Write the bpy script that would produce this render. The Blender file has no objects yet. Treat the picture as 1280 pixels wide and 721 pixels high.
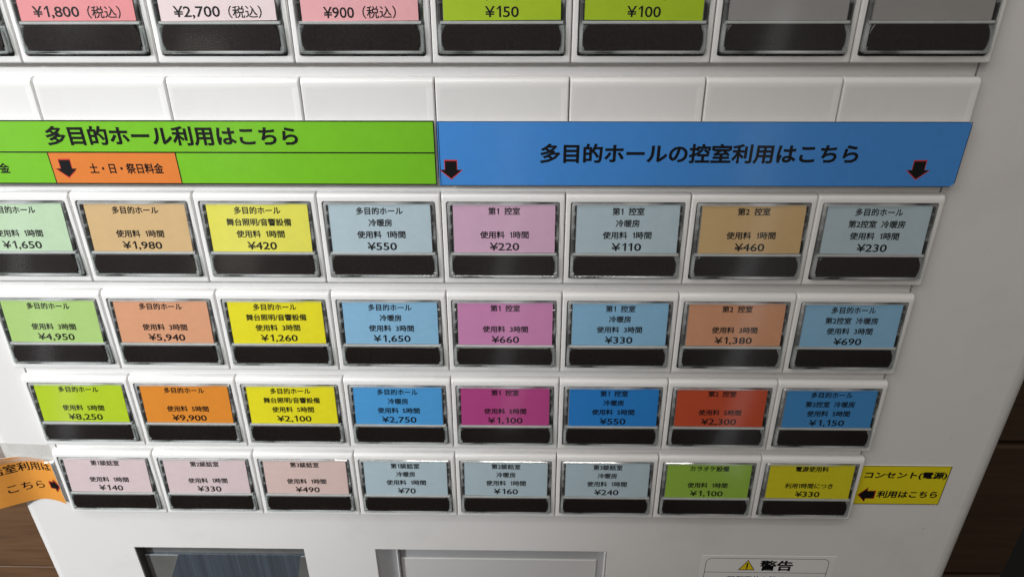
import bpy, bmesh, math, random, re
from mathutils import Matrix, Vector
random.seed(7)
scene = bpy.context.scene
col = scene.collection

# ------------------------------------------------------------------ units
# All sizes below are written in millimetres: x to the right, z up from the
# third key row, p out of the machine's front (towards the viewer).
ZB = 1250.0
def P(x, p, z):
    return (x * .001, -p * .001, (z + ZB) * .001)

# ------------------------------------------------------------------ camera
CX, CD, CZ = 29.4066, 236.148, 132.732
TH, YA, RO = .5045918, -.0185389, -.0039179
cy, sy, ct, st, cr, sr = math.cos(YA), math.sin(YA), math.cos(TH), math.sin(TH), math.cos(RO), math.sin(RO)
fw = Vector((sy * ct, cy * ct, -st)); rt = Vector((cy, -sy, 0)); up = rt.cross(fw)
r2 = cr * rt + sr * up; u2 = -sr * rt + cr * up
cam = bpy.data.cameras.new('camera'); camo = bpy.data.objects.new('camera', cam); col.objects.link(camo)
cam.sensor_width = 36; cam.lens = 900 / 1280 * 36; cam.clip_start = .005; cam.clip_end = 50
M = Matrix.Identity(4)
for i in range(3):
    M[i][0] = r2[i]; M[i][1] = u2[i]; M[i][2] = -fw[i]
M.translation = Vector(P(CX, CD, CZ))
camo.matrix_world = M
scene.camera = camo

# ------------------------------------------------------------------ light
world = bpy.data.worlds.new('World'); scene.world = world; world.use_nodes = True
bg = world.node_tree.nodes['Background']
bg.inputs['Color'].default_value = (1.0, .93, .86, 1); bg.inputs['Strength'].default_value = .13

def area(name, loc, target, sx, sz, power, color=(1, 1, 1)):
    l = bpy.data.lights.new(name, 'AREA'); l.shape = 'RECTANGLE'; l.size = sx; l.size_y = sz
    l.energy = power; l.color = color
    o = bpy.data.objects.new(name, l); col.objects.link(o); o.location = loc
    d = Vector(target) - Vector(loc)
    o.rotation_euler = d.to_track_quat('-Z', 'Y').to_euler()
    return o
# broad ceiling panel, up and to the left behind the viewer
area('ceiling_panel', (-.75, -1.0, 2.35), (0, 0, 1.22), 1.3, 1.3, 13.2, (1.0, .96, .93))
# narrow strip lamps added far behind the viewer, for reflected streaks in the covers
area('left_streak_lamp', (-1.62, -2.0, .75), (-.1, 0, 1.2), .06, 1.7, .55, (.95, .98, 1))
area('left_streak_lamp', (-.95, -2.1, .95), (-.1, 0, 1.2), .16, .8, .35, (1, .93, .85))
area('streak_lamp', (.78, -2.0, .75), (.1, 0, 1.2), .07, 1.5, .35, (.95, .98, 1))
area('streak_lamp', (-.02, -2.2, .35), (.0, 0, 1.2), .08, 1.2, .25, (.95, .98, 1))
# ceiling tube over the machine
area('ceiling_tube', (.05, -.62, 2.35), (.05, -.25, 1.25), .5, .06, 2.0, (1.0, .95, .88))
# added spotlight from the left; its beam edge stands in for the viewer's shadow
sp = bpy.data.lights.new('shadow_edge_spot', 'SPOT'); spo = bpy.data.objects.new('shadow_edge_spot', sp); col.objects.link(spo)
spo.location = (-1.5, -1.35, 2.1)
spo.rotation_euler = (Vector((-.9, 0, 1.6)) - Vector(spo.location)).to_track_quat('-Z', 'Y').to_euler()
sp.spot_size = math.radians(2 * 23.9); sp.spot_blend = .13; sp.energy = 222; sp.shadow_soft_size = .08; sp.color = (.93, .97, 1.0)
scene.view_settings.view_transform = 'Standard'
scene.view_settings.look = 'None'
scene.view_settings.exposure = 0
scene.view_settings.gamma = 1
scene.cycles.max_bounces = 8
scene.cycles.transparent_max_bounces = 16
scene.cycles.caustics_refractive = False
scene.cycles.caustics_reflective = False

# ------------------------------------------------------------------ materials
def srgb(r, g, b):
    f = lambda c: (c / 255 / 12.92) if c / 255 <= .04045 else ((c / 255 + .055) / 1.055) ** 2.4
    return (f(r), f(g), f(b), 1)

def nodes(name):
    m = bpy.data.materials.new(name); m.use_nodes = True
    return m, m.node_tree, m.node_tree.nodes['Principled BSDF']

def principled(name, color, rough=.4, metal=0, coat=0, coat_rough=.05, noise=0, nscale=200, bump=0, bscale=400,
               spec=.5, stretch=(1, 1, 1), rough_noise=0, rn_scale=30, bdist=.0002, specks=0):
    m, t, b = nodes(name)
    n, l = t.nodes, t.links
    b.inputs['Base Color'].default_value = color; b.inputs['Roughness'].default_value = rough
    b.inputs['Metallic'].default_value = metal; b.inputs['Coat Weight'].default_value = coat
    b.inputs['Coat Roughness'].default_value = coat_rough; b.inputs['Specular IOR Level'].default_value = spec
    tc = n.new('ShaderNodeTexCoord'); mp = n.new('ShaderNodeMapping'); mp.inputs['Scale'].default_value = stretch
    l.new(tc.outputs['Object'], mp.inputs['Vector'])
    if noise:
        a = n.new('ShaderNodeTexNoise'); a.inputs['Scale'].default_value = nscale; a.inputs['Detail'].default_value = 5
        a.inputs['Roughness'].default_value = .65
        l.new(mp.outputs['Vector'], a.inputs['Vector'])
        r = n.new('ShaderNodeMapRange'); r.inputs['From Min'].default_value = .25; r.inputs['From Max'].default_value = .75
        r.inputs['To Min'].default_value = 1 - noise; r.inputs['To Max'].default_value = 1 + noise
        l.new(a.outputs['Fac'], r.inputs['Value'])
        x = n.new('ShaderNodeVectorMath'); x.operation = 'SCALE'; x.inputs[0].default_value = color[:3]
        l.new(r.outputs['Result'], x.inputs['Scale']); l.new(x.outputs['Vector'], b.inputs['Base Color'])
    if specks:
        a = n.new('ShaderNodeTexNoise'); a.inputs['Scale'].default_value = 260; a.inputs['Detail'].default_value = 1
        l.new(tc.outputs['Object'], a.inputs['Vector'])
        r = n.new('ShaderNodeMapRange'); r.inputs['From Min'].default_value = .80; r.inputs['From Max'].default_value = .84
        r.inputs['To Max'].default_value = specks
        l.new(a.outputs['Fac'], r.inputs['Value'])
        g = n.new('ShaderNodeTexNoise'); g.inputs['Scale'].default_value = 14; g.inputs['Detail'].default_value = 6; g.inputs['Roughness'].default_value = .7
        l.new(tc.outputs['Object'], g.inputs['Vector'])
        r2_ = n.new('ShaderNodeMapRange'); r2_.inputs['From Min'].default_value = .52; r2_.inputs['From Max'].default_value = .78; r2_.inputs['To Max'].default_value = .14
        l.new(g.outputs['Fac'], r2_.inputs['Value'])
        ad = n.new('ShaderNodeMath'); ad.operation = 'ADD'; l.new(r.outputs['Result'], ad.inputs[0]); l.new(r2_.outputs['Result'], ad.inputs[1])
        mx = n.new('ShaderNodeMix'); mx.data_type = 'RGBA'
        l.new(ad.outputs[0], mx.inputs[0])
        src = b.inputs['Base Color'].links[0].from_socket
        l.new(src, mx.inputs[6]); mx.inputs[7].default_value = (.16, .14, .12, 1)
        l.new(mx.outputs[2], b.inputs['Base Color'])
    if rough_noise:
        a = n.new('ShaderNodeTexNoise'); a.inputs['Scale'].default_value = rn_scale; a.inputs['Detail'].default_value = 4
        l.new(mp.outputs['Vector'], a.inputs['Vector'])
        r = n.new('ShaderNodeMapRange'); r.inputs['From Min'].default_value = .3; r.inputs['From Max'].default_value = .7
        r.inputs['To Min'].default_value = max(0, rough - rough_noise); r.inputs['To Max'].default_value = rough + rough_noise
        l.new(a.outputs['Fac'], r.inputs['Value']); l.new(r.outputs['Result'], b.inputs['Roughness'])
    if bump:
        a = n.new('ShaderNodeTexNoise'); a.inputs['Scale'].default_value = bscale; a.inputs['Detail'].default_value = 3
        l.new(mp.outputs['Vector'], a.inputs['Vector'])
        bp = n.new('ShaderNodeBump'); bp.inputs['Strength'].default_value = bump; bp.inputs['Distance'].default_value = bdist
        l.new(a.outputs['Fac'], bp.inputs['Height']); l.new(bp.outputs['Normal'], b.inputs['Normal'])
        if coat: l.new(bp.outputs['Normal'], b.inputs['Coat Normal'])
    return m

MAT = {}
MAT['panel'] = principled('painted_panel', (.70, .685, .67, 1), .34, noise=.02, nscale=9, bump=.12, bscale=900, rough_noise=.05, bdist=.00012, specks=.35)
MAT['key'] = principled('key_plastic', (.76, .75, .735, 1), .22, noise=.02, nscale=25, bump=.05, bscale=500, rough_noise=.06, bdist=.0001, specks=.35)
MAT['plate'] = principled('key_plate_plastic', (.74, .73, .715, 1), .3, noise=.025, nscale=20, bump=.06, bscale=600, rough_noise=.06, bdist=.0001, specks=.35)
MAT['cavity'] = principled('dark_cavity', (.19, .19, .19, 1), .4, noise=.2, nscale=200)
MAT['backing'] = principled('grey_backing', (.31, .305, .295, 1), .25, noise=.06, nscale=40)
MAT['divider'] = principled('clear_grey_divider', (.42, .44, .43, 1), .2, noise=.12, nscale=150)
MAT['window'] = principled('smoked_window', (.0125, .0095, .0088, 1), .24, noise=.7, nscale=1500, bump=.25, bscale=2600, rough_noise=.06, rn_scale=40, bdist=.00004)
MAT['ink'] = principled('black_ink', (.004, .004, .005, 1), .5, spec=.25)
MAT['ink_gloss'] = principled('laminated_black_ink', (.004, .004, .005, 1), .5, spec=.2, coat=.4, coat_rough=.13)
MAT['red_ink'] = principled('red_ink', (.55, .03, .02, 1), .45, coat=.6, coat_rough=.2)
MAT['seam'] = principled('dark_gap', (.02, .02, .02, 1), .8)
MAT['white_edge'] = principled('white_paper_edge', (.8, .8, .8, 1), .5)
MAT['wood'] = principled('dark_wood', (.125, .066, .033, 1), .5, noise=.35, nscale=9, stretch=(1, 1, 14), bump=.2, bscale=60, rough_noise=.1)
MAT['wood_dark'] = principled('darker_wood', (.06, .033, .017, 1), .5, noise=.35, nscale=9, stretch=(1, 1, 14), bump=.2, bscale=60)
MAT['floor'] = principled('brown_floor', (.05, .04, .03, 1), .5, noise=.3, nscale=5)
MAT['steel'] = principled('brushed_steel', (.24, .285, .35, 1), .26, metal=.8, noise=.35, nscale=70, stretch=(5, 1, .06), bump=.25, bscale=220, rough_noise=.12, rn_scale=50)  # brushed grain; its vertical colour streaks also stand in for reflections
MAT['steel_dark'] = principled('dark_steel_bezel', (.13, .13, .125, 1), .3, metal=.1, noise=.25, nscale=60)
MAT['coin_grey'] = principled('translucent_grey_tray', (.52, .52, .53, 1), .25, noise=.05, nscale=40)
MAT['sticker'] = principled('white_sticker', (.74, .73, .72, 1), .35, bump=.03, bscale=900)
MAT['yellow_print'] = principled('yellow_print', (.72, .55, .01, 1), .4)

def clear(name, tint, gl_rough, ior, extra=None, bumped=False):
    m = bpy.data.materials.new(name); m.use_nodes = True
    t = m.node_tree; n, l = t.nodes, t.links; n.clear()
    out = n.new('ShaderNodeOutputMaterial'); mix = n.new('ShaderNodeMixShader')
    lw = n.new('ShaderNodeLayerWeight'); lw.inputs['Blend'].default_value = .5
    pw = n.new('ShaderNodeMath'); pw.operation = 'POWER'; pw.inputs[1].default_value = 5
    fr = n.new('ShaderNodeMapRange'); f0 = ((ior - 1) / (ior + 1)) ** 2; fr.inputs['To Min'].default_value = f0
    l.new(lw.outputs['Facing'], pw.inputs[0]); l.new(pw.outputs[0], fr.inputs['Value'])
    tr = n.new('ShaderNodeBsdfTransparent'); tr.inputs['Color'].default_value = tint
    gl = n.new('ShaderNodeBsdfGlossy'); gl.inputs['Roughness'].default_value = gl_rough
    base = tr.outputs[0]
    if extra:
        df = n.new('ShaderNodeBsdfDiffuse'); df.inputs['Color'].default_value = extra[1]
        m2 = n.new('ShaderNodeMixShader'); 
        tc = n.new('ShaderNodeTexCoord'); ns = n.new('ShaderNodeTexNoise'); ns.inputs['Scale'].default_value = extra[2]
        mr = n.new('ShaderNodeMapRange'); mr.inputs['From Min'].default_value = .35; mr.inputs['From Max'].default_value = .65
        mr.inputs['To Min'].default_value = 0; mr.inputs['To Max'].default_value = extra[0] * 2
        l.new(tc.outputs['Object'], ns.inputs['Vector']); l.new(ns.outputs['Fac'], mr.inputs['Value'])
        l.new(mr.outputs['Result'], m2.inputs[0]); l.new(tr.outputs[0], m2.inputs[1]); l.new(df.outputs[0], m2.inputs[2])
        base = m2.outputs[0]
    if bumped:
        tc = n.new('ShaderNodeTexCoord'); ns = n.new('ShaderNodeTexNoise'); ns.inputs['Scale'].default_value = bumped
        l.new(tc.outputs['Object'], ns.inputs['Vector'])
        bp = n.new('ShaderNodeBump'); bp.inputs['Strength'].default_value = .3; bp.inputs['Distance'].default_value = .0003
        l.new(ns.outputs['Fac'], bp.inputs['Height']); l.new(bp.outputs['Normal'], gl.inputs['Normal'])
    l.new(fr.outputs[0], mix.inputs[0]); l.new(base, mix.inputs[1]); l.new(gl.outputs[0], mix.inputs[2])
    l.new(mix.outputs[0], out.inputs[0])
    return m
MAT['clear'] = clear('clear_plastic_sheet', (.97, .97, .97, 1), .085, 1.47)
MAT['clear_edge'] = clear('clear_plastic_edge', (.92, .94, .935, 1), .08, 1.9, (.30, (.72, .74, .74, 1), 60))
MAT['tape'] = clear('clear_tape', (.9, .9, .88, 1), .22, 1.5, (.22, (.75, .74, .72, 1), 60), bumped=120)

def paper(name, c, coat=0):
    return principled(name, c, .5 if not coat else .45, coat=coat, coat_rough=.13, noise=.045, nscale=260, bump=.12 if coat else .08, bscale=70 if coat else 500, bdist=.0003 if coat else .0001)
CARD = {
 'mint green': (.48, .64, .43), 'tan': (.62, .42, .20), 'lemon yellow': (.74, .70, .09), 'pale blue': (.45, .565, .62),
 'light pink': (.66, .41, .56), 'soft green': (.39, .58, .18), 'salmon orange': (.66, .32, .18), 'bright yellow': (.78, .70, .012),
 'sky blue': (.25, .49, .70), 'mauve pink': (.63, .25, .48), 'lime green': (.43, .58, .015), 'orange': (.70, .24, .022),
 'blue': (.075, .34, .70), 'magenta': (.47, .06, .24), 'medium blue': (.055, .26, .58), 'deep blue': (.02, .22, .62), 'red orange': (.55, .075, .025),
 'pale pink': (.66, .53, .54), 'pale peach pink': (.67, .50, .46), 'leaf green': (.30, .50, .06), 'golden yellow': (.68, .62, .012),
 'coral red': (.70, .235, .245), 'pale rose': (.76, .62, .62), 'rose pink': (.78, .38, .40), 'apple green': (.38, .55, .008),
}
for k, v in CARD.items():
    MAT[k] = paper('card_' + k.replace(' ', '_'), (*v, 1))
MAT['green_banner'] = paper('green_banner_paper', (.165, .48, .010, 1), .45)
MAT['orange_banner'] = paper('orange_banner_paper', (.68, .19, .028, 1), .55)
MAT['blue_banner'] = paper('blue_banner_paper', (.048, .25, .67, 1), .8)
MAT['yellow_sign'] = paper('yellow_sign_paper', (.72, .62, .01, 1), .3)
MAT['orange_paper'] = paper('orange_paper', (.68, .28, .045, 1), .3)

# ------------------------------------------------------------------ mesh helpers
class MB:
    def __init__(s): s.v = []; s.f = []; s.m = []
    def pt(s, x, p, z): s.v.append(P(x, p, z)); return len(s.v) - 1
    def face(s, idx, mi=0): s.f.append(tuple(idx)); s.m.append(mi)
    def loop(s, pts): return [s.pt(*q) for q in pts]
    def bridge(s, a, b, mi=0):
        n = len(a)
        for i in range(n):
            j = (i + 1) % n
            s.face((a[i], a[j], b[j], b[i]), mi)
    def box(s, x0, x1, p0, p1, z0, z1, mi=0, bev=0):
        if bev:
            fr = s.loop([(x0 + bev, p1, z0 + bev), (x1 - bev, p1, z0 + bev), (x1 - bev, p1, z1 - bev), (x0 + bev, p1, z1 - bev)])
            md = s.loop([(x0, p1 - bev, z0), (x1, p1 - bev, z0), (x1, p1 - bev, z1), (x0, p1 - bev, z1)])
            bk = s.loop([(x0, p0, z0), (x1, p0, z0), (x1, p0, z1), (x0, p0, z1)])
            s.face(fr, mi); s.bridge(md, fr, mi); s.bridge(bk, md, mi); s.face(bk[::-1], mi)
        else:
            a = s.loop([(x0, p1, z0), (x1, p1, z0), (x1, p1, z1), (x0, p1, z1)])
            b = s.loop([(x0, p0, z0), (x1, p0, z0), (x1, p0, z1), (x0, p0, z1)])
            s.face(a, mi); s.bridge(b, a, mi); s.face(b[::-1], mi)
    def build(s, name, mats, parent=None, loc=None, smooth=False, angle=None):
        me = bpy.data.meshes.new(name)
        me.from_pydata(s.v, [], s.f)
        if not isinstance(mats, (list, tuple)): mats = [mats]
        for m in mats: me.materials.append(m)
        me.polygons.foreach_set('material_index', s.m)
        bm = bmesh.new(); bm.from_mesh(me)
        bmesh.ops.recalc_face_normals(bm, faces=bm.faces) if smooth != 'keep' else None
        bm.to_mesh(me); bm.free()
        if smooth:
            me.polygons.foreach_set('use_smooth', [True] * len(me.polygons))
            if angle: me.set_sharp_from_angle(angle=math.radians(angle))
        me.update()
        return link(name, me, parent, loc)

def link(name, me, parent=None, loc=None):
    o = bpy.data.objects.new(name, me); col.objects.link(o)
    if parent: o.parent = parent
    if loc: o.location = loc
    return o

def rrect(x0, x1, z0, z1, r, n=4):
    """points of a rounded rectangle, counter-clockwise from bottom right corner"""
    out = []
    for (cx_, cz_, a0) in ((x1 - r, z0 + r, -90), (x1 - r, z1 - r, 0), (x0 + r, z1 - r, 90), (x0 + r, z0 + r, 180)):
        for i in range(n + 1):
            a = math.radians(a0 + 90 * i / n)
            out.append((cx_ + r * math.cos(a), cz_ + r * math.sin(a)))
    return out

def tag(o, label=None, cat=None, group=None, kind=None):
    if label: o['label'] = label
    if cat: o['category'] = cat
    if group: o['group'] = group
    if kind: o['kind'] = kind
    return o

# ------------------------------------------------------------------ lettering
_tc = {}
def glyphs(body, off=.012):
    # a numeral one with a clear flag is taken from the wide numerals and set at normal spacing
    if '1' not in body: return glyphs1(body, off)
    k = (body, off, 's')
    if k not in _tc:
        parts = [q for q in re.split('(1| +)', body) if q]
        vs, fs, x = [], [], 0.0
        for i, q in enumerate(parts):
            if q.isspace(): x += .26 * len(q); continue
            v, f, w, h = one(off) if q == '1' else glyphs1(q, off, False)
            if q == '1':
                x += .03
            x0 = min(a[0] for a in v); n = len(vs)
            vs += [(a[0] - x0 + x, a[1]) for a in v]; fs += [tuple(n + j for j in ff) for ff in f]
            x += w + (.12 if q == '1' else .09)
        x0 = min(v[0] for v in vs); x1 = max(v[0] for v in vs); y0 = min(v[1] for v in vs); y1 = max(v[1] for v in vs)
        _tc[k] = ([(v[0] - (x0 + x1) / 2, v[1] - (y0 + y1) / 2) for v in vs], fs, x1 - x0, y1 - y0)
    return _tc[k]

def one(off):
    a = .045 + off; t = .73 + off
    v = [(-a, -off), (a, -off), (a, t), (-a * .7, t), (-a, t - 2.6 * a), (-a, .8 * t), (-.19 - off * .4, t - .17), (-.19 - off * .4, t - .17 - 1.9 * a)]
    return v, [(0, 1, 2, 3, 4, 5), (3, 6, 7, 5, 4)], .19 + a + off * .4, t + off

def glyphs1(body, off=.012, centre=True):
    k = (body, off, centre)
    if k not in _tc:
        c = bpy.data.curves.new('lettering_source', 'FONT'); c.body = body; c.size = 1; c.resolution_u = 3
        o = bpy.data.objects.new('lettering_source', c); col.objects.link(o)
        bpy.context.view_layer.update()
        me = bpy.data.meshes.new_from_object(o.evaluated_get(bpy.context.evaluated_depsgraph_get()))
        bm = bmesh.new(); bm.from_mesh(me)
        bmesh.ops.remove_doubles(bm, verts=bm.verts, dist=1e-5)
        vs = [(v.co.x, v.co.y) for v in bm.verts]; fs = [tuple(v.index for v in f.verts) for f in bm.faces]
        # embolden: push the boundary of every stroke outwards
        mv = {}
        bm.verts.index_update(); bm.verts.ensure_lookup_table()
        for e in bm.edges:
            if len(e.link_faces) != 1: continue
            a, b = e.verts; fc = e.link_faces[0].calc_center_median()
            dx, dy = b.co.x - a.co.x, b.co.y - a.co.y; L = math.hypot(dx, dy)
            if L < 1e-7: continue
            nx, ny = dy / L, -dx / L
            if nx * (fc.x - a.co.x) + ny * (fc.y - a.co.y) > 0: nx, ny = -nx, -ny
            mv.setdefault(a.index, []).append((nx, ny)); mv.setdefault(b.index, []).append((nx, ny))
        for i, ns in mv.items():
            sx_, sy_ = sum(q[0] for q in ns), sum(q[1] for q in ns); L = math.hypot(sx_, sy_)
            if L < .3: continue
            kx = min(1.5, len(ns) / L)
            vs[i] = (vs[i][0] + sx_ / L * off * kx, vs[i][1] + sy_ / L * off * kx)
        bm.free()
        bpy.data.objects.remove(o); bpy.data.curves.remove(c); bpy.data.meshes.remove(me)
        x0 = min(v[0] for v in vs); x1 = max(v[0] for v in vs); y0 = min(v[1] for v in vs); y1 = max(v[1] for v in vs)
        _tc[k] = ([(v[0] - (x0 + x1) / 2, v[1] - (y0 + y1) / 2) if centre else v for v in vs], fs, x1 - x0, y1 - y0)
    return _tc[k]

def write(mb, body, cx_, cz_, height, width=None, fn=None, off=.012, mi=0, p=0, em=False):
    """lettering of the given ink height (or em size) and width centred on (cx, cz)"""
    vs, fs, w, h = glyphs(body, off)
    sz = height if em else height / h
    sx = (width / w) if width else sz
    b = len(mb.v)
    for x, y in vs:
        X, Z = cx_ + x * sx, cz_ + y * sz
        mb.pt(X, fn(X, Z) if fn else p, Z)
    for f in fs: mb.face([b + i for i in f], mi)

def poly(mb, pts, p, mi=0, fn=None):
    mb.face(mb.loop([(x, fn(x, z) if fn else p, z) for x, z in pts]), mi)

# ================================================================== SETTING
HY = -300
def ground(name, x0, x1, y0, y1, z, m):
    me = bpy.data.meshes.new(name)
    me.from_pydata([(x0, y0, z), (x1, y0, z), (x1, y1, z), (x0, y1, z)], [], [(0, 1, 2, 3)])
    me.materials.append(m); return tag(link(name, me), kind='structure')
ground('floor', -3, 3, -3, 3, 0, MAT['floor'])
wall = MB(); wall.box(-1500, 1500, -420, -345, -ZB + 1, 1000)
wall = tag(wall.build('wall', MAT['seam']), kind='structure')
# wide boards on the wall behind the machine, seen to its left and right
zs = [-1245, -930, -722, -514, -329, -120, 90, 300, 510, 720, 990]
bl = None
for i in range(len(zs) - 1):
    b = MB(); b.box(-1490, 40, -345, -300, zs[i] + 1.4, zs[i + 1] - 1.4, bev=.3)
    b.build('wall_board', MAT['wood'], wall)
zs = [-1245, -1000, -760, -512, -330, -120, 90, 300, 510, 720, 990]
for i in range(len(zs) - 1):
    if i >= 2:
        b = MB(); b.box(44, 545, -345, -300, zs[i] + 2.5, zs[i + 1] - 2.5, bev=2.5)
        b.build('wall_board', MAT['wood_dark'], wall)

# ================================================================== MACHINE
machine = bpy.data.objects.new('ticket_machine', None); col.objects.link(machine)
machine.location = (.016, .15, 0)
tag(machine, 'white ticket vending machine with rows of coloured price buttons', 'ticket machine')
def fix(o):            # children are modelled in world coordinates
    o.matrix_parent_inverse = Matrix.Translation((-.016, -.15, 0)); return o

XL, XR, RL, RR = -203.0, 235.5, 6.0, 9.0
PF = -3.0                      # front panel plane
# cabinet: fillets, sides, back
prof = []
for i in range(9):
    a = math.radians(90 * i / 8); prof.append((XL + RL - RL * math.sin(a) if False else XL + RL * (1 - math.sin(a)), PF - RL * (1 - math.cos(a))))
left = prof                      # from front edge of the left fillet round to the side
c = MB()
zt, zb = 560, -ZB + 25
def strip(pts):
    ids = [(c.pt(x, p, zb), c.pt(x, p, zt)) for x, p in pts]
    for a, b in zip(ids, ids[1:]): c.face((a[0], b[0], b[1], a[1]))
strip(left + [(XL, -290)])
right = [(XR - RR * (1 - math.sin(math.radians(90 * i / 8))), PF - RR * (1 - math.cos(math.radians(90 * i / 8)))) for i in range(9)]
strip(right + [(XR, -290)])
strip([(XL, -290), (XR, -290)])
c.face(c.loop([(x, p, zt) for x, p in left] + [(XL, -290, zt), (XR, -290, zt)] + [(x, p, zt) for x, p in right[::-1]]))
fix(c.build('cabinet', MAT['panel'], machine, smooth=True, angle=40))
b = MB(); b.box(XL + 15, XR - 15, -275, -20, -ZB, -ZB + 24.5); fix(b.build('plinth', MAT['seam'], machine))

# front panel with openings for the key plate and the two windows
PX0, PX1, PZ0, PZ1 = -175.3, 175.3, -114.0, 162.0
BI = (-156.7, -74.9, -262.0, -141.7)      # left window
CO = (-40.8, 69.9, -262.0, -141.3)        # middle window
def cells(xs, zs, hole):
    g = MB(); idx = {}
    def q(x, z):
        if (x, z) not in idx: idx[(x, z)] = g.pt(x, PF, z)
        return idx[(x, z)]
    for x0, x1 in zip(xs, xs[1:]):
        for z0, z1 in zip(zs, zs[1:]):
            if any(h[0] <= (x0 + x1) / 2 <= h[1] and h[2] <= (z0 + z1) / 2 <= h[3] for h in hole): continue
            g.face((q(x0, z0), q(x1, z0), q(x1, z1), q(x0, z1)))
    return g
holes = [(PX0, PX1, PZ0, PZ1), BI, CO]
xs = sorted({XL + RL, XR - RR} | {h[0] for h in holes} | {h[1] for h in holes})
zz = sorted({zb, zt} | {h[2] for h in holes} | {h[3] for h in holes})
g = cells(xs, zz, holes)
h = holes[0]                    # return edge of the plate opening
a_ = g.loop([(h[0], PF, h[2]), (h[1], PF, h[2]), (h[1], PF, h[3]), (h[0], PF, h[3])])
b_ = g.loop([(h[0], PF - 6, h[2]), (h[1], PF - 6, h[2]), (h[1], PF - 6, h[3]), (h[0], PF - 6, h[3])])
g.bridge(a_, b_)
fp = fix(g.build('front_panel', MAT['panel'], machine))

# key plate behind the keys
b = MB(); b.box(PX0 + .45, PX1 - .45, PF - 4, PF + .05, PZ0 + .45, PZ1 - .45, bev=.35)
fix(b.build('key_plate', MAT['plate'], machine))

# left window: recess with a brushed steel shutter
def recess(name, R, depth, mats, wide_left, wide_right, top):
    m = MB()
    o1 = m.loop([(R[0], PF, R[2]), (R[1], PF, R[2]), (R[1], PF, R[3]), (R[0], PF, R[3])])
    lip = m.loop([(R[0] + .25, PF - .5, R[2] + .25), (R[1] - .25, PF - .5, R[2] + .25), (R[1] - .25, PF - .5, R[3] - .25), (R[0] + .25, PF - .5, R[3] - .25)])
    i1 = m.loop([(R[0] + wide_left, PF - depth, R[2] + 4), (R[1] - wide_right, PF - depth, R[2] + 4),
                 (R[1] - wide_right, PF - depth, R[3] - top), (R[0] + wide_left, PF - depth, R[3] - top)])
    m.bridge(o1, lip, 0); m.bridge(lip, i1, 1); m.face(i1, 2)
    return fix(m.build(name, mats, machine))
bill = recess('coin_return_window', BI, 5, [MAT['panel'], MAT['steel_dark'], MAT['steel_dark']], .8, .8, .8)
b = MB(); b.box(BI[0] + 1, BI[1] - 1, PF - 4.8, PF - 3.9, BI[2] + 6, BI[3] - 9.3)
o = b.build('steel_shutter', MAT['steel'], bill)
# folded steel side guides that stand proud on the left and right
for s, xa, xb in ((1, BI[0] + 1.2, BI[0] + 17), (-1, BI[1] - 1.2, BI[1] - 4.2)):
    b = MB()
    xc = xb - 9 if s > 0 else xb - 4
    f0 = b.loop([(xa, PF - 3.5, BI[3] - 9.6), (xb, PF - 3.5, BI[3] - 9.6), (xc, PF - 3.5, BI[2] + 90), (xa, PF - 3.5, BI[2] + 90)])
    f1 = b.loop([(xa, PF - 4.0, BI[3] - 9.6), (xb + .6, PF - 3.85, BI[3] - 9.6), (xc + .6, PF - 3.85, BI[2] + 90), (xa, PF - 4.0, BI[2] + 90)])
    b.face(f0); b.bridge(f0, f1, 1)
    b.build('side_guide', [MAT['steel_dark'], MAT['divider']], bill)

coin = recess('banknote_window', CO, 7, [MAT['panel'], MAT['coin_grey'], MAT['coin_grey']], 9.5, 3.2, 5.4)
b = MB()
b.box(CO[0] + 9.1, CO[0] + 9.9, PF - 7.2, PF - 3.8, CO[2] + 5, CO[3] - 2, bev=.3)
b.build('window_rib', MAT['white_edge'], coin); b = MB()
b.box(CO[1] - 1.5, CO[1] - .7, PF - 3, PF - .2, CO[2] + 3, CO[3] - 1, bev=.25)
b.build('window_rib', MAT['white_edge'], coin)
b = MB(); b.box(CO[0] + 10.4, CO[1] - 4, PF - 6.9, PF - 6.2, CO[2] + 5, CO[3] - 13.2, bev=.3)
b.build('tray_panel', MAT['sticker'], coin)
b = MB(); b.box(CO[0] + .4, CO[1] - .4, PF - 1.6, PF - 1.0, CO[2] + 3, CO[3] - .5)
b.build('clear_cover', MAT['clear'], coin)

# ------------------------------------------------------------------ keys
W, V, KH = 44.0, 39.869, 35.0
def rowtop(r): return (3 - r) * V          # r: 0 = uppermost visible row ... 5 = lowest
def fp_(v): return .05 + max(0, v) * .028                # front of the white housing, leans out downwards
def fc_(v): return .25 + max(0, v - 3) * .092           # front of the clear cover
def fk_(v): return -.55 + max(0, v - 3) * .092          # plane of the price card

def ring(m, pts, f, mi=0): return m.loop([(u, f(-z), z) for u, z in pts])

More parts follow.
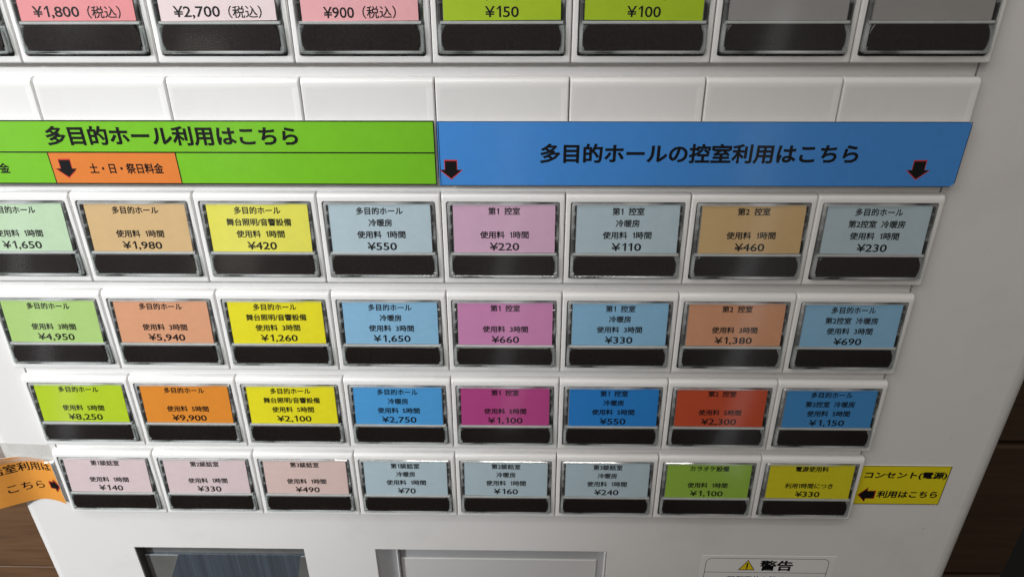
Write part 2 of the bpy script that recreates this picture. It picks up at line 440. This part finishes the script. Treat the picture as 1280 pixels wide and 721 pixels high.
def housing_mesh(blank=False):
    m = MB()
    x0, x1, z1, z0 = .13, W - .13, 0, -KH
    L = []
    back = m.loop([(u, -2.9, z) for u, z in rrect(x0, x1, z0, z1, .5, 3)])
    L.append(back)
    top_r, side_r = 2.0, .55
    N = 6
    for i in range(N + 1):
        a = math.radians(90 * i / N)
        ds, dt, dp = side_r * (1 - math.cos(a)), top_r * (1 - math.cos(a)), 1 - math.sin(a)
        db = .7 * (1 - math.cos(a))
        pts = rrect(x0 + ds, x1 - ds, z0 + db, z1 - dt, .55, 3)
        lo = []
        for (u, z) in pts:
            r_here = top_r if z > -KH / 2 and i >= 0 and abs(z - (z1 - dt)) < .6 else side_r
            lo.append((u, fp_(-z) - r_here * .85 * dp, z))
        L.append(m.loop(lo))
    for a, b in zip(L, L[1:]): m.bridge(a, b)
    if blank:
        ins = rrect(2.2, W - 2.2, z0 + 1.5, z1 - 3.0, .7, 3)
        a = m.loop([(u, fp_(-z) - .0, z) for u, z in ins]); m.bridge(L[-1], a)
        ins = rrect(2.5, W - 2.5, z0 + 1.8, z1 - 3.4, .6, 3)
        b = m.loop([(u, fp_(-z) - .07, z) for u, z in ins]); m.bridge(a, b)
        m.face(b)
    else:
        ins = rrect(1.75, W - 1.75, -33.1, -2.75, .9, 3)
        a = m.loop([(u, fp_(-z), z) for u, z in ins]); m.bridge(L[-1], a)
        ins = rrect(1.95, W - 1.95, -32.9, -2.95, .8, 3)
        b = m.loop([(u, fp_(-z) - .25, z) for u, z in ins]); m.bridge(a, b)
        d = m.loop([(u, -2.2, z) for u, z in ins]); m.bridge(b, d, 1)
        m.face(d, 1)
    return m

def to_mesh(m, name, mats, smooth=True, angle=35):
    o = m.build(name, mats, smooth=smooth, angle=angle); me = o.data
    bpy.data.objects.remove(o); return me

# MB.pt writes world heights; keys are modelled round their own top left corner
_ZB = ZB
ZB = 0.0
hm = to_mesh(housing_mesh(), 'push_button', [MAT['key'], MAT['cavity']])
bkm = to_mesh(housing_mesh(True), 'blank_key', [MAT['key']], angle=12)

# clear cover: side walls with a bevelled rim and a thin front sheet
def cover_mesh():
    m = MB()
    def lp(ins, f, r=.9): return m.loop([(u, f(-z), z) for u, z in rrect(2.25 + ins, 42.0 - ins, -31.9 + ins, -3.1 - ins, r, 3)])
    a = lp(0, lambda v: -1.6); b = lp(0, lambda v: fc_(v) - .45); c_ = lp(.35, fc_, .7)
    d = lp(1.0, lambda v: fc_(v) + .02, .5)
    m.bridge(a, b, 0); m.bridge(b, c_, 0); m.bridge(c_, d, 0)
    m.face(d, 1)
    e = lp(.9, lambda v: fc_(v) - .6, .5); e2 = lp(.9, lambda v: -1.6, .5)
    m.bridge(e, e2, 0)
    # moulded catches down both sides and the ledge at the lower corners
    rnd = random.Random(3)
    for side in (0, 1):
        for k in range(4):
            zc = -6.5 - k * 5.2 + rnd.uniform(-1, 1); u0 = 2.6 if side == 0 else 40.5
            m.box(u0, u0 + 1.15, -1.8, fk_(-zc) + .15, zc - rnd.uniform(.4, 1.6), zc, 0, bev=.12)
        u0, u1 = (2.5, 3.5) if side == 0 else (40.7, 41.75)
        m.box(u0, u1, -1.5, fc_(28) - .35, -31.2, -24.0, 0, bev=.2)
        m.box(u0 + .1 - (0 if side == 0 else .6), u1 + (.6 if side == 0 else -.1), -1.5, fc_(30) - .3, -31.4, -29.8, 0, bev=.3)
    m.box(3.2, 41.1, 1.2, fc_(31) - .25, -31.6, -30.95, 0, bev=.15)
    return m
cvm = to_mesh(cover_mesh(), 'clear_cover', [MAT['clear_edge'], MAT['clear']], angle=30)

def sloped_box(m, u0, u1, v0, v1, f, th, mi=0, bev=.08):
    z0, z1 = -v1, -v0
    q = [(u0, z0), (u1, z0), (u1, z1), (u0, z1)]
    qi = [(u0 + bev, z0 + bev), (u1 - bev, z0 + bev), (u1 - bev, z1 - bev), (u0 + bev, z1 - bev)]
    fr = m.loop([(u, f(-z), z) for u, z in qi]); md = m.loop([(u, f(-z) - bev, z) for u, z in q]); bk = m.loop([(u, f(-z) - th, z) for u, z in q])
    m.face(fr, mi); m.bridge(md, fr, mi); m.bridge(bk, md, mi); m.face(bk[::-1], mi)
m = MB(); sloped_box(m, 4.0, 40.4, 4.0, 22.2, lambda v: fk_(v) - .45, .8); bcm = to_mesh(m, 'card_backing', [MAT['backing']])
m = MB(); sloped_box(m, 3.1, 41.3, 22.25, 23.15, lambda v: fk_(v) + .45, 1.2, bev=.2)
sloped_box(m, 2.7, 41.7, 23.2, 31.5, lambda v: fk_(v) - .55, .8, 0); dvm = to_mesh(m, 'divider', [MAT['divider'], MAT['backing']])
def window_mesh():
    m = MB(); N = 8
    def outline(ins, f):
        v0, v1 = 23.15 + ins, 30.75 - ins; pts = []
        for i in range(N + 1):           # right end, bottom to top
            t = i / N; v = v1 + (v0 - v1) * t; pts.append((40.75 - ins - 1.05 * (2 * t - 1 + .15) ** 2 * 1.0, -v))
        for i in range(N + 1):
            t = i / N; v = v0 + (v1 - v0) * t; pts.append((3.35 + ins + 1.05 * (2 * t - 1 - .15) ** 2 * 1.0, -v))
        return m.loop([(u, f(-z), z) for u, z in pts])
    a = outline(0, lambda v: fk_(v) - .5); b = outline(0, lambda v: fk_(v) + .25); c_ = outline(.25, lambda v: fk_(v) + .5)
    m.bridge(a, b); m.bridge(b, c_); m.face(c_)
    return m
wdm = to_mesh(window_mesh(), 'dark_window', [MAT['window']], angle=25)

HALL = '多目的ホール'; FEE = '使用料  %s時間'; AC = '冷暖房'
# card colour, four lines (None = blank), price
ROWS = {
 0: [('coral red', ['', '', '', '半日', '¥1,500 （税込）']), ('coral red', ['', '', '', '全日', '¥1,800 （税込）']), ('pale rose', ['', '', '', '午後', '¥2,700 （税込）']),
     ('rose pink', ['', '', '', '夜間', '¥900 （税込）']), ('apple green', ['', '', '', '(観覧用)', '¥150']), ('apple green', ['', '', '', '(タオル付)', '¥100']), (None, []), (None, [])],
 2: [('mint green', [HALL, '', FEE % 1, '¥1,650']), ('tan', [HALL, '', FEE % 1, '¥1,980']), ('lemon yellow', [HALL, '舞台照明/音響設備', FEE % 1, '¥420']),
     ('pale blue', [HALL, AC, FEE % 1, '¥550']), ('light pink', ['第1  控室', '', FEE % 1, '¥220']), ('pale blue', ['第1  控室', AC, FEE % 1, '¥110']),
     ('tan', ['第2  控室', '', FEE % 1, '¥460']), ('pale blue', [HALL, '第2控室  冷暖房', FEE % 1, '¥230'])],
 3: [('soft green', [HALL, '', FEE % 3, '¥4,950']), ('salmon orange', [HALL, '', FEE % 3, '¥5,940']), ('bright yellow', [HALL, '舞台照明/音響設備', FEE % 3, '¥1,260']),
     ('sky blue', [HALL, AC, FEE % 3, '¥1,650']), ('mauve pink', ['第1  控室', '', FEE % 3, '¥660']), ('sky blue', ['第1  控室', AC, FEE % 3, '¥330']),
     ('salmon orange', ['第2  控室', '', FEE % 3, '¥1,380']), ('sky blue', [HALL, '第2控室  冷暖房', FEE % 3, '¥690'])],
 4: [('lime green', [HALL, '', FEE % 5, '¥8,250']), ('orange', [HALL, '', FEE % 5, '¥9,900']), ('bright yellow', [HALL, '舞台照明/音響設備', FEE % 5, '¥2,100']),
     ('blue', [HALL, AC, FEE % 5, '¥2,750']), ('magenta', ['第1  控室', '', FEE % 5, '¥1,100']), ('deep blue', ['第1  控室', AC, FEE % 5, '¥550']),
     ('red orange', ['第2  控室', '', FEE % 5, '¥2,300']), ('medium blue', [HALL, '第2控室  冷暖房', FEE % 5, '¥1,150'])],
 5: [('pale pink', ['第1談話室', '', FEE % 1, '¥140']), ('pale pink', ['第2談話室', '', FEE % 1, '¥330']), ('pale peach pink', ['第3談話室', '', FEE % 1, '¥490']),
     ('pale blue', ['第1談話室', AC, FEE % 1, '¥70']), ('pale blue', ['第2談話室', AC, FEE % 1, '¥160']), ('pale blue', ['第3談話室', AC, FEE % 1, '¥240']),
     ('leaf green', ['カラオケ設備', '', FEE % 1, '¥1,100']), ('golden yellow', ['電源使用料', '', '利用1時間につき', '¥330'])],
}
ORD = ['first', 'second', 'third', 'fourth', 'fifth', 'sixth', 'seventh', 'last']
RN = {0: 'row above the banners', 2: 'row just below the banners', 3: 'second row below the banners', 4: 'third row below the banners', 5: 'lowest row'}
cardmesh = {}
for r, cells_ in ROWS.items():
    for i, (colr, lines) in enumerate(cells_):
        du = random.uniform(-.3, .3); dv = random.uniform(-.12, .12)
        rot = random.uniform(-.008, .008)
        loc = Vector(((-4 + i) * W * .001, 0, (rowtop(r) + _ZB) * .001))
        k = fix(link('push_button', hm, machine, loc))
        if colr:
            k['label'] = '%s price button marked %s, %s in the %s' % (colr, lines[-1].replace('（税込）', '').strip(), ORD[i], RN[r])
        else:
            k['label'] = 'button without a card, %s in the row above the banners' % ('second from the right' if i == 6 else 'rightmost')
        link('dark_window', wdm, k); link('divider', dvm, k)
        bk = link('card_backing', bcm, k)
        if colr:
            if colr not in cardmesh:
                m = MB(); sloped_box(m, -18.15, 18.15, 4.05, 22.1, fk_, .22, bev=.03)
                cardmesh[colr] = to_mesh(m, 'price_card', [MAT[colr]], smooth=False)
            cd = link('price_card', cardmesh[colr], k, (.0222 + du * .001, 0, dv * .001)); cd.rotation_euler = (0, rot, 0)
            t = MB(); fn = lambda x, z: fk_(-z) + .035
            if r == 0:
                price = lines[-1]; wd = {6: 10.4}.get(len(price) + 2, None)
                if '税込' in price:
                    yen, tax = price.split(' ')
                    n = len(yen); wy = 2.52 * n - .6
                    tot = wy + 2.6 + 10.4
                    write(t, yen, -tot / 2 + wy / 2, -19.6, 3.3 if ',' not in yen else 3.75, wy, fn, .014)
                    write(t, tax, tot / 2 - 10.4 / 2, -19.6, 3.7, 10.4, fn, .012)
                else:
                    write(t, price, 0, -19.6, 3.3, 10.4, fn, .012)
                sub = lines[-2]
                write(t, sub, 0, -14.8 if '(' in sub else -14.55, 2.95, None, fn, .012 if '(' in sub else .0, em=True)
            else:
                vz = [6.45, 10.85, 15.3, 19.75]
                for j, s in enumerate(lines):
                    if not s: continue
                    if j == 3:
                        n = len(s.replace(',', '')); wd = 2.72 * n - .15 + (1.0 if ',' in s else 0)
                        write(t, s, 0, -vz[j] - (.15 if ',' in s else 0), 3.02 if ',' not in s else 3.4, wd, fn, .017)
                    else:
                        wd = None
                        if '使用料  ' in s: wd = 17.5
                        if s == '舞台照明/音響設備': wd = 23.4
                        if s == HALL: wd = 16.7
                        write(t, s, 0, -vz[j], 2.86, wd, fn, .026, em=True)
            lt = t.build('lettering', MAT['ink'], k, (.0222 + du * .001, 0, dv * .001)); lt.rotation_euler = (0, rot, 0)
        cv = link('clear_cover', cvm, k)
for i in range(8):
    loc = Vector(((-4 + i) * W * .001, 0, (rowtop(1) + _ZB) * .001))
    fix(link('blank_key', bkm, machine, loc))
ZB = _ZB

# ------------------------------------------------------------------ banners
def sheet(name, x0, x1, z0, z1, p, th, mats, wav=0, nx=40, corner=0):
    """a printed sheet with a slight waviness, edges of its own"""
    m = MB(); nz = 6
    def pp(x, z): return p + wav * (math.sin(x * .045 + z * .05) * .5 + math.sin(x * .017 + 1.3) * .5)
    g_ = [[m.pt(x0 + (x1 - x0) * i / nx, pp(x0 + (x1 - x0) * i / nx, z0 + (z1 - z0) * j / nz), z0 + (z1 - z0) * j / nz) for i in range(nx + 1)] for j in range(nz + 1)]
    for j in range(nz):
        for i in range(nx): m.face((g_[j][i], g_[j][i + 1], g_[j + 1][i + 1], g_[j + 1][i]))
    rim = [g_[0][i] for i in range(nx + 1)] + [g_[j][nx] for j in range(1, nz + 1)] + [g_[nz][i] for i in range(nx - 1, -1, -1)] + [g_[j][0] for j in range(nz - 1, 0, -1)]
    bk = []
    for q in rim:
        x, y, z = m.v[q]; m.v.append((x, y + th * .001, z)); bk.append(len(m.v) - 1)
    m.bridge(rim, bk, 1); m.face(bk, 1)
    return m, pp

def outline(mb, x0, x1, z0, z1, w, fn, mi=0, n=40):
    """a printed border line, in short pieces so that it follows the sheet"""
    for za, zb_ in ((z0, z0 + w), (z1 - w, z1)):
        for i in range(n):
            xa, xb = x0 + (x1 - x0) * i / n, x0 + (x1 - x0) * (i + 1) / n
            poly(mb, [(xa, za), (xb, za), (xb, zb_), (xa, zb_)], 0, mi, fn)
    for xa, xb in ((x0, x0 + w), (x1 - w, x1)):
        for j in range(6):
            z_a, z_b = z0 + w + (z1 - z0 - 2 * w) * j / 6, z0 + w + (z1 - z0 - 2 * w) * (j + 1) / 6
            poly(mb, [(xa, z_a), (xb, z_a), (xb, z_b), (xa, z_b)], 0, mi, fn)

def arrow(x, z, w, h, d='down', grow=0):
    """arrow outline pointing down, left or right, centred on (x, z)"""
    g_ = grow
    pts = [(-.27, .5), (.27, .5), (.27, 0), (.5, 0), (0, -.5), (-.5, 0), (-.27, 0)]
    if d == 'down': q = [(a * (w + 2 * g_), b * (h + 2 * g_)) for a, b in pts]
    elif d == 'left': q = [(b * (w + 2 * g_), a * (h + 2 * g_)) for a, b in pts]
    else: q = [(-b * (w + 2 * g_), a * (h + 2 * g_)) for a, b in pts]
    return [(x + a, z + b) for a, b in q]
def arrows(name, parent, lst, fn0):
    b = MB()
    for (x, z, w, h, d) in lst:
        for gr, mi, dp in ((.45, 1, .03), (0, 0, .06)):
            q = arrow(x, z, w, h, d, gr)
            # shaft and head are separate convex pieces
            poly(b, [q[0], q[1], q[2], q[6]], 0, mi, lambda X, Z: fn0(X, Z) + dp)
            poly(b, [q[5], q[3], q[4]], 0, mi, lambda X, Z: fn0(X, Z) + dp)
    return b.build(name, [MAT['ink_gloss'], MAT['red_ink']], parent)

GZ0, GZ1, GM = 43.9, 66.35, 55.3
m, gf = sheet('g', -232, -.55, GZ0, GZ1, 1.75, .25, None, .05, 50)
gb = m.build('green_banner', [MAT['green_banner'], MAT['white_edge']], smooth=True, angle=30)
tag(gb, 'green paper banner with an orange box and black Japanese lettering, left of the blue one', 'banner')
up_ = lambda d: (lambda X, Z: gf(X, Z) + d)
b = MB()
for i in range(20):
    xa, xb = -133.1 + 43.8 * i / 20, -133.1 + 43.8 * (i + 1) / 20
    poly(b, [(xa, GZ0 + .4), (xb, GZ0 + .4), (xb, GM), (xa, GM)], 0, 0, up_(.03))
b.build('orange_box', MAT['orange_banner'], gb)
b = MB()
outline(b, -232, -.55, GZ0, GZ1, .4, up_(.07))
for i in range(40):
    xa, xb = -231.7 + 230.8 * i / 40, -231.7 + 230.8 * (i + 1) / 40
    poly(b, [(xa, GM - .2), (xb, GM - .2), (xb, GM + .25), (xa, GM + .25)], 0, 0, up_(.07))
for xa in (-133.3, -89.4):
    poly(b, [(xa, GZ0 + .3), (xa + .3, GZ0 + .3), (xa + .3, GM - .15), (xa, GM - .15)], 0, 0, up_(.07))
b.build('printed_line', MAT['ink_gloss'], gb)
b = MB()
write(b, '多目的ホール利用はこちら', -89.2, 61.0, 6.9, 85.4, up_(.06), .030)
write(b, '土・日・祭日料金', -107.4, 49.6, 3.75, 25.6, up_(.06), .026)
write(b, '平日料金', -155.4, 49.6, 3.75, 14.8, up_(.06), .026)
b.build('lettering', MAT['ink_gloss'], gb)
arrows('arrow', gb, [(-128.2, 49.5, 7.0, 6.1, 'down')], gf)
arrows('arrow', gb, [(-172.0, 49.5, 7.0, 6.1, 'down')], gf)

m, bf = sheet('b', .35, 176.0, 43.65, 66.15, 1.75, .25, None, .07, 50)
bb = m.build('blue_banner', [MAT['blue_banner'], MAT['white_edge']], smooth=True, angle=30)
tag(bb, 'blue laminated banner with black Japanese lettering and a small arrow at each end', 'banner')
ub = lambda d: (lambda X, Z: bf(X, Z) + d)
b = MB(); outline(b, .65, 175.95, 43.65, 66.15, .2, ub(.05)); b.build('printed_line', MAT['ink_gloss'], bb)
b = MB(); write(b, '多目的ホールの控室利用はこちら', 88.0, 55.2, 7.0, 106.6, ub(.06), .030); b.build('lettering', MAT['ink_gloss'], bb)
arrows('arrow', bb, [(4.4, 49.4, 7.3, 6.2, 'down')], bf)
arrows('arrow', bb, [(162.4, 49.6, 7.3, 6.2, 'down')], bf)
b = MB()
for pts in ([(174.6, 66.17), (176.05, 66.17), (176.05, 64.8)], [(174.4, 43.62), (176.05, 43.62), (176.05, 45.2)]):
    poly(b, pts, 0, 0, ub(.1))
b.build('clear_corner', MAT['tape'], bb)

# yellow sign at the right of the lowest row
m, yf = sheet('y', 176.6, 215.5, -108.6, -85.9, PF + .35, .25, None, .03, 14)
yb = m.build('yellow_sign', [MAT['yellow_sign'], MAT['white_edge']], smooth=True, angle=30)
tag(yb, 'small yellow paper sign with a black left arrow, stuck right of the lowest button row', 'sign')
uy = lambda d: (lambda X, Z: yf(X, Z) + d)
b = MB(); outline(b, 176.7, 215.45, -108.55, -85.95, .28, uy(.05), n=14); b.build('printed_line', MAT['ink'], yb)
b = MB(); write(b, 'コンセント(電源)', 196.9, -91.55, 4.6, 35.8, uy(.06), .034); write(b, '利用はこちら', 200.3, -102.6, 4.3, 26.6, uy(.06), .034)
b.build('lettering', MAT['ink'], yb)
arrows('arrow', yb, [(182.3, -102.9, 7.0, 8.0, 'left')], yf)

# ------------------------------------------------------------------ orange paper curling off the left edge
def op(x, z=0):
    s = (x + 188.5)
    return (PF + .35 + 1.5 * (s / 9.0) ** 2 if s > 0 else PF + .35 + 7.6 * (1 - math.cos(min(1, -s / 24.0) * math.pi)) / 2 + (0 if s > -24 else (s + 24) * .06))
def ot(x):
    if x > -197: return -84.0 - (x + 197) * .16
    return -84.0 - (x + 197) * .22
def omap(x, z): return op(x)
m = MB(); nx, nz = 40, 8; G = []
for j in range(nz + 1):
    G.append([])
    for i in range(nx + 1):
        x = -240 + (240 - 179.0) * i / nx; zt_ = ot(x) if x > -220 else ot(-220); zb_ = -110.3 - max(0, x + 188.5) / 9 * 1.5; z = zb_ + (zt_ - zb_) * j / nz
        G[j].append(m.pt(x, op(x), z))
for j in range(nz):
    for i in range(nx): m.face((G[j][i], G[j][i + 1], G[j + 1][i + 1], G[j + 1][i]))
rim = G[0][:] + [G[j][nx] for j in range(1, nz + 1)] + G[nz][::-1][1:] + [G[j][0] for j in range(nz - 1, 0, -1)]
bk = []
for q in rim: x, y, z = m.v[q]; m.v.append((x, y + .00022, z)); bk.append(len(m.v) - 1)
m.bridge(rim, bk, 1)
H = [[None] * (nx + 1) for j in range(nz + 1)]
for q, w_ in zip(rim, bk):
    for j in range(nz + 1):
        for i in range(nx + 1):
            if G[j][i] == q: H[j][i] = w_
for j in range(nz + 1):
    for i in range(nx + 1):
        if H[j][i] is None:
            x, y, z = m.v[G[j][i]]; m.v.append((x, y + .00022, z)); H[j][i] = len(m.v) - 1
for j in range(nz):
    for i in range(nx): m.face((H[j][i], H[j + 1][i], H[j + 1][i + 1], H[j][i + 1]), 1)
orp = m.build('orange_notice', [MAT['orange_paper'], MAT['white_edge']], smooth=True, angle=30)
tag(orp, 'orange paper notice with a black right arrow, curling off the machine by the lowest row', 'notice')
b = MB()
write(b, '談話室利用は', -194.9, -90.2, 4.9, 29.2, lambda X, Z: op(X) + .09, .012)
write(b, 'こちら', -194.0, -101.2, 4.4, 14.2, lambda X, Z: op(X) + .09, .006)
b.build('lettering', MAT['ink'], orp)
arrows('arrow', orp, [(-181.4, -101.0, 4.6, 7.0, 'right')], lambda X, Z: op(-184.4) + (op(-178.7) - op(-184.4)) * (X + 184.4) / 5.7 + .1)
# clear tape holding it
m = MB(); G = []
for j in range(7):
    G.append([])
    for i in range(21):
        x = -226 + 48.5 * i / 20; z = -77.3 - (x + 200) * .04 - 9.5 * j / 6
        pz = PF + .3 + .25 * math.sin(x * .9 + j) * .5
        if x < -199: pz += (-199 - x) * .18
        if z < ot(x): pz = max(pz, op(x) + .25)
        G[j].append(m.pt(x, pz + .12, z))
for j in range(6):
    for i in range(20): m.face((G[j][i], G[j][i + 1], G[j + 1][i + 1], G[j + 1][i]))
tp = m.build('clear_tape', MAT['tape'], smooth=True)
tag(tp, 'strip of wrinkled clear tape along the top of the orange notice', 'tape')

# ------------------------------------------------------------------ warning label at the bottom
m = MB(); m.box(114.8, 178.2, PF - .1, PF + .12, -205, -142.9, bev=.05)
wl = m.build('warning_label', MAT['sticker'])
tag(wl, 'white warning label with a yellow triangle, on the lower right of the panel', 'warning label')
b = MB()
outer = rrect(116.9, 175.3, -203, -144.7, 3.0, 6); inner = rrect(117.15, 175.05, -202.75, -144.95, 2.75, 6)
A = b.loop([(x, PF + .15, z) for x, z in outer]); B = b.loop([(x, PF + .15, z) for x, z in inner]); b.bridge(A, B)
poly(b, [(117.15, -154.5), (175.05, -154.5), (175.05, -154.25), (117.15, -154.25)], PF + .15)
b.build('printed_line', MAT['ink'], wl)
b = MB()
tri = lambda s: [(136.8 - 4.0 * s, -149.85 - 2.9 * s), (136.8 + 4.0 * s, -149.85 - 2.9 * s), (136.8, -149.85 + 4.1 * s)]
poly(b, tri(1.0), PF + .15, 1); poly(b, tri(.84), PF + .18, 0)
b.box(136.45, 137.15, PF + .15, PF + .21, -151.1, -147.8, 1); b.box(136.45, 137.15, PF + .15, PF + .21, -152.15, -151.5, 1)
b.build('warning_triangle', [MAT['yellow_print'], MAT['ink']], wl)
b = MB()
write(b, '警告', 150.6, -149.5, 7.2, 15.8, p=PF + .16, off=.03)
write(b, '転倒事故を防ぐため必ず', 150.4, -159.3, 5.0, 44, p=PF + .16, off=.012)
write(b, '固定してください', 143, -168, 5.0, 32, p=PF + .16, off=.012)
b.build('lettering', MAT['ink'], wl)
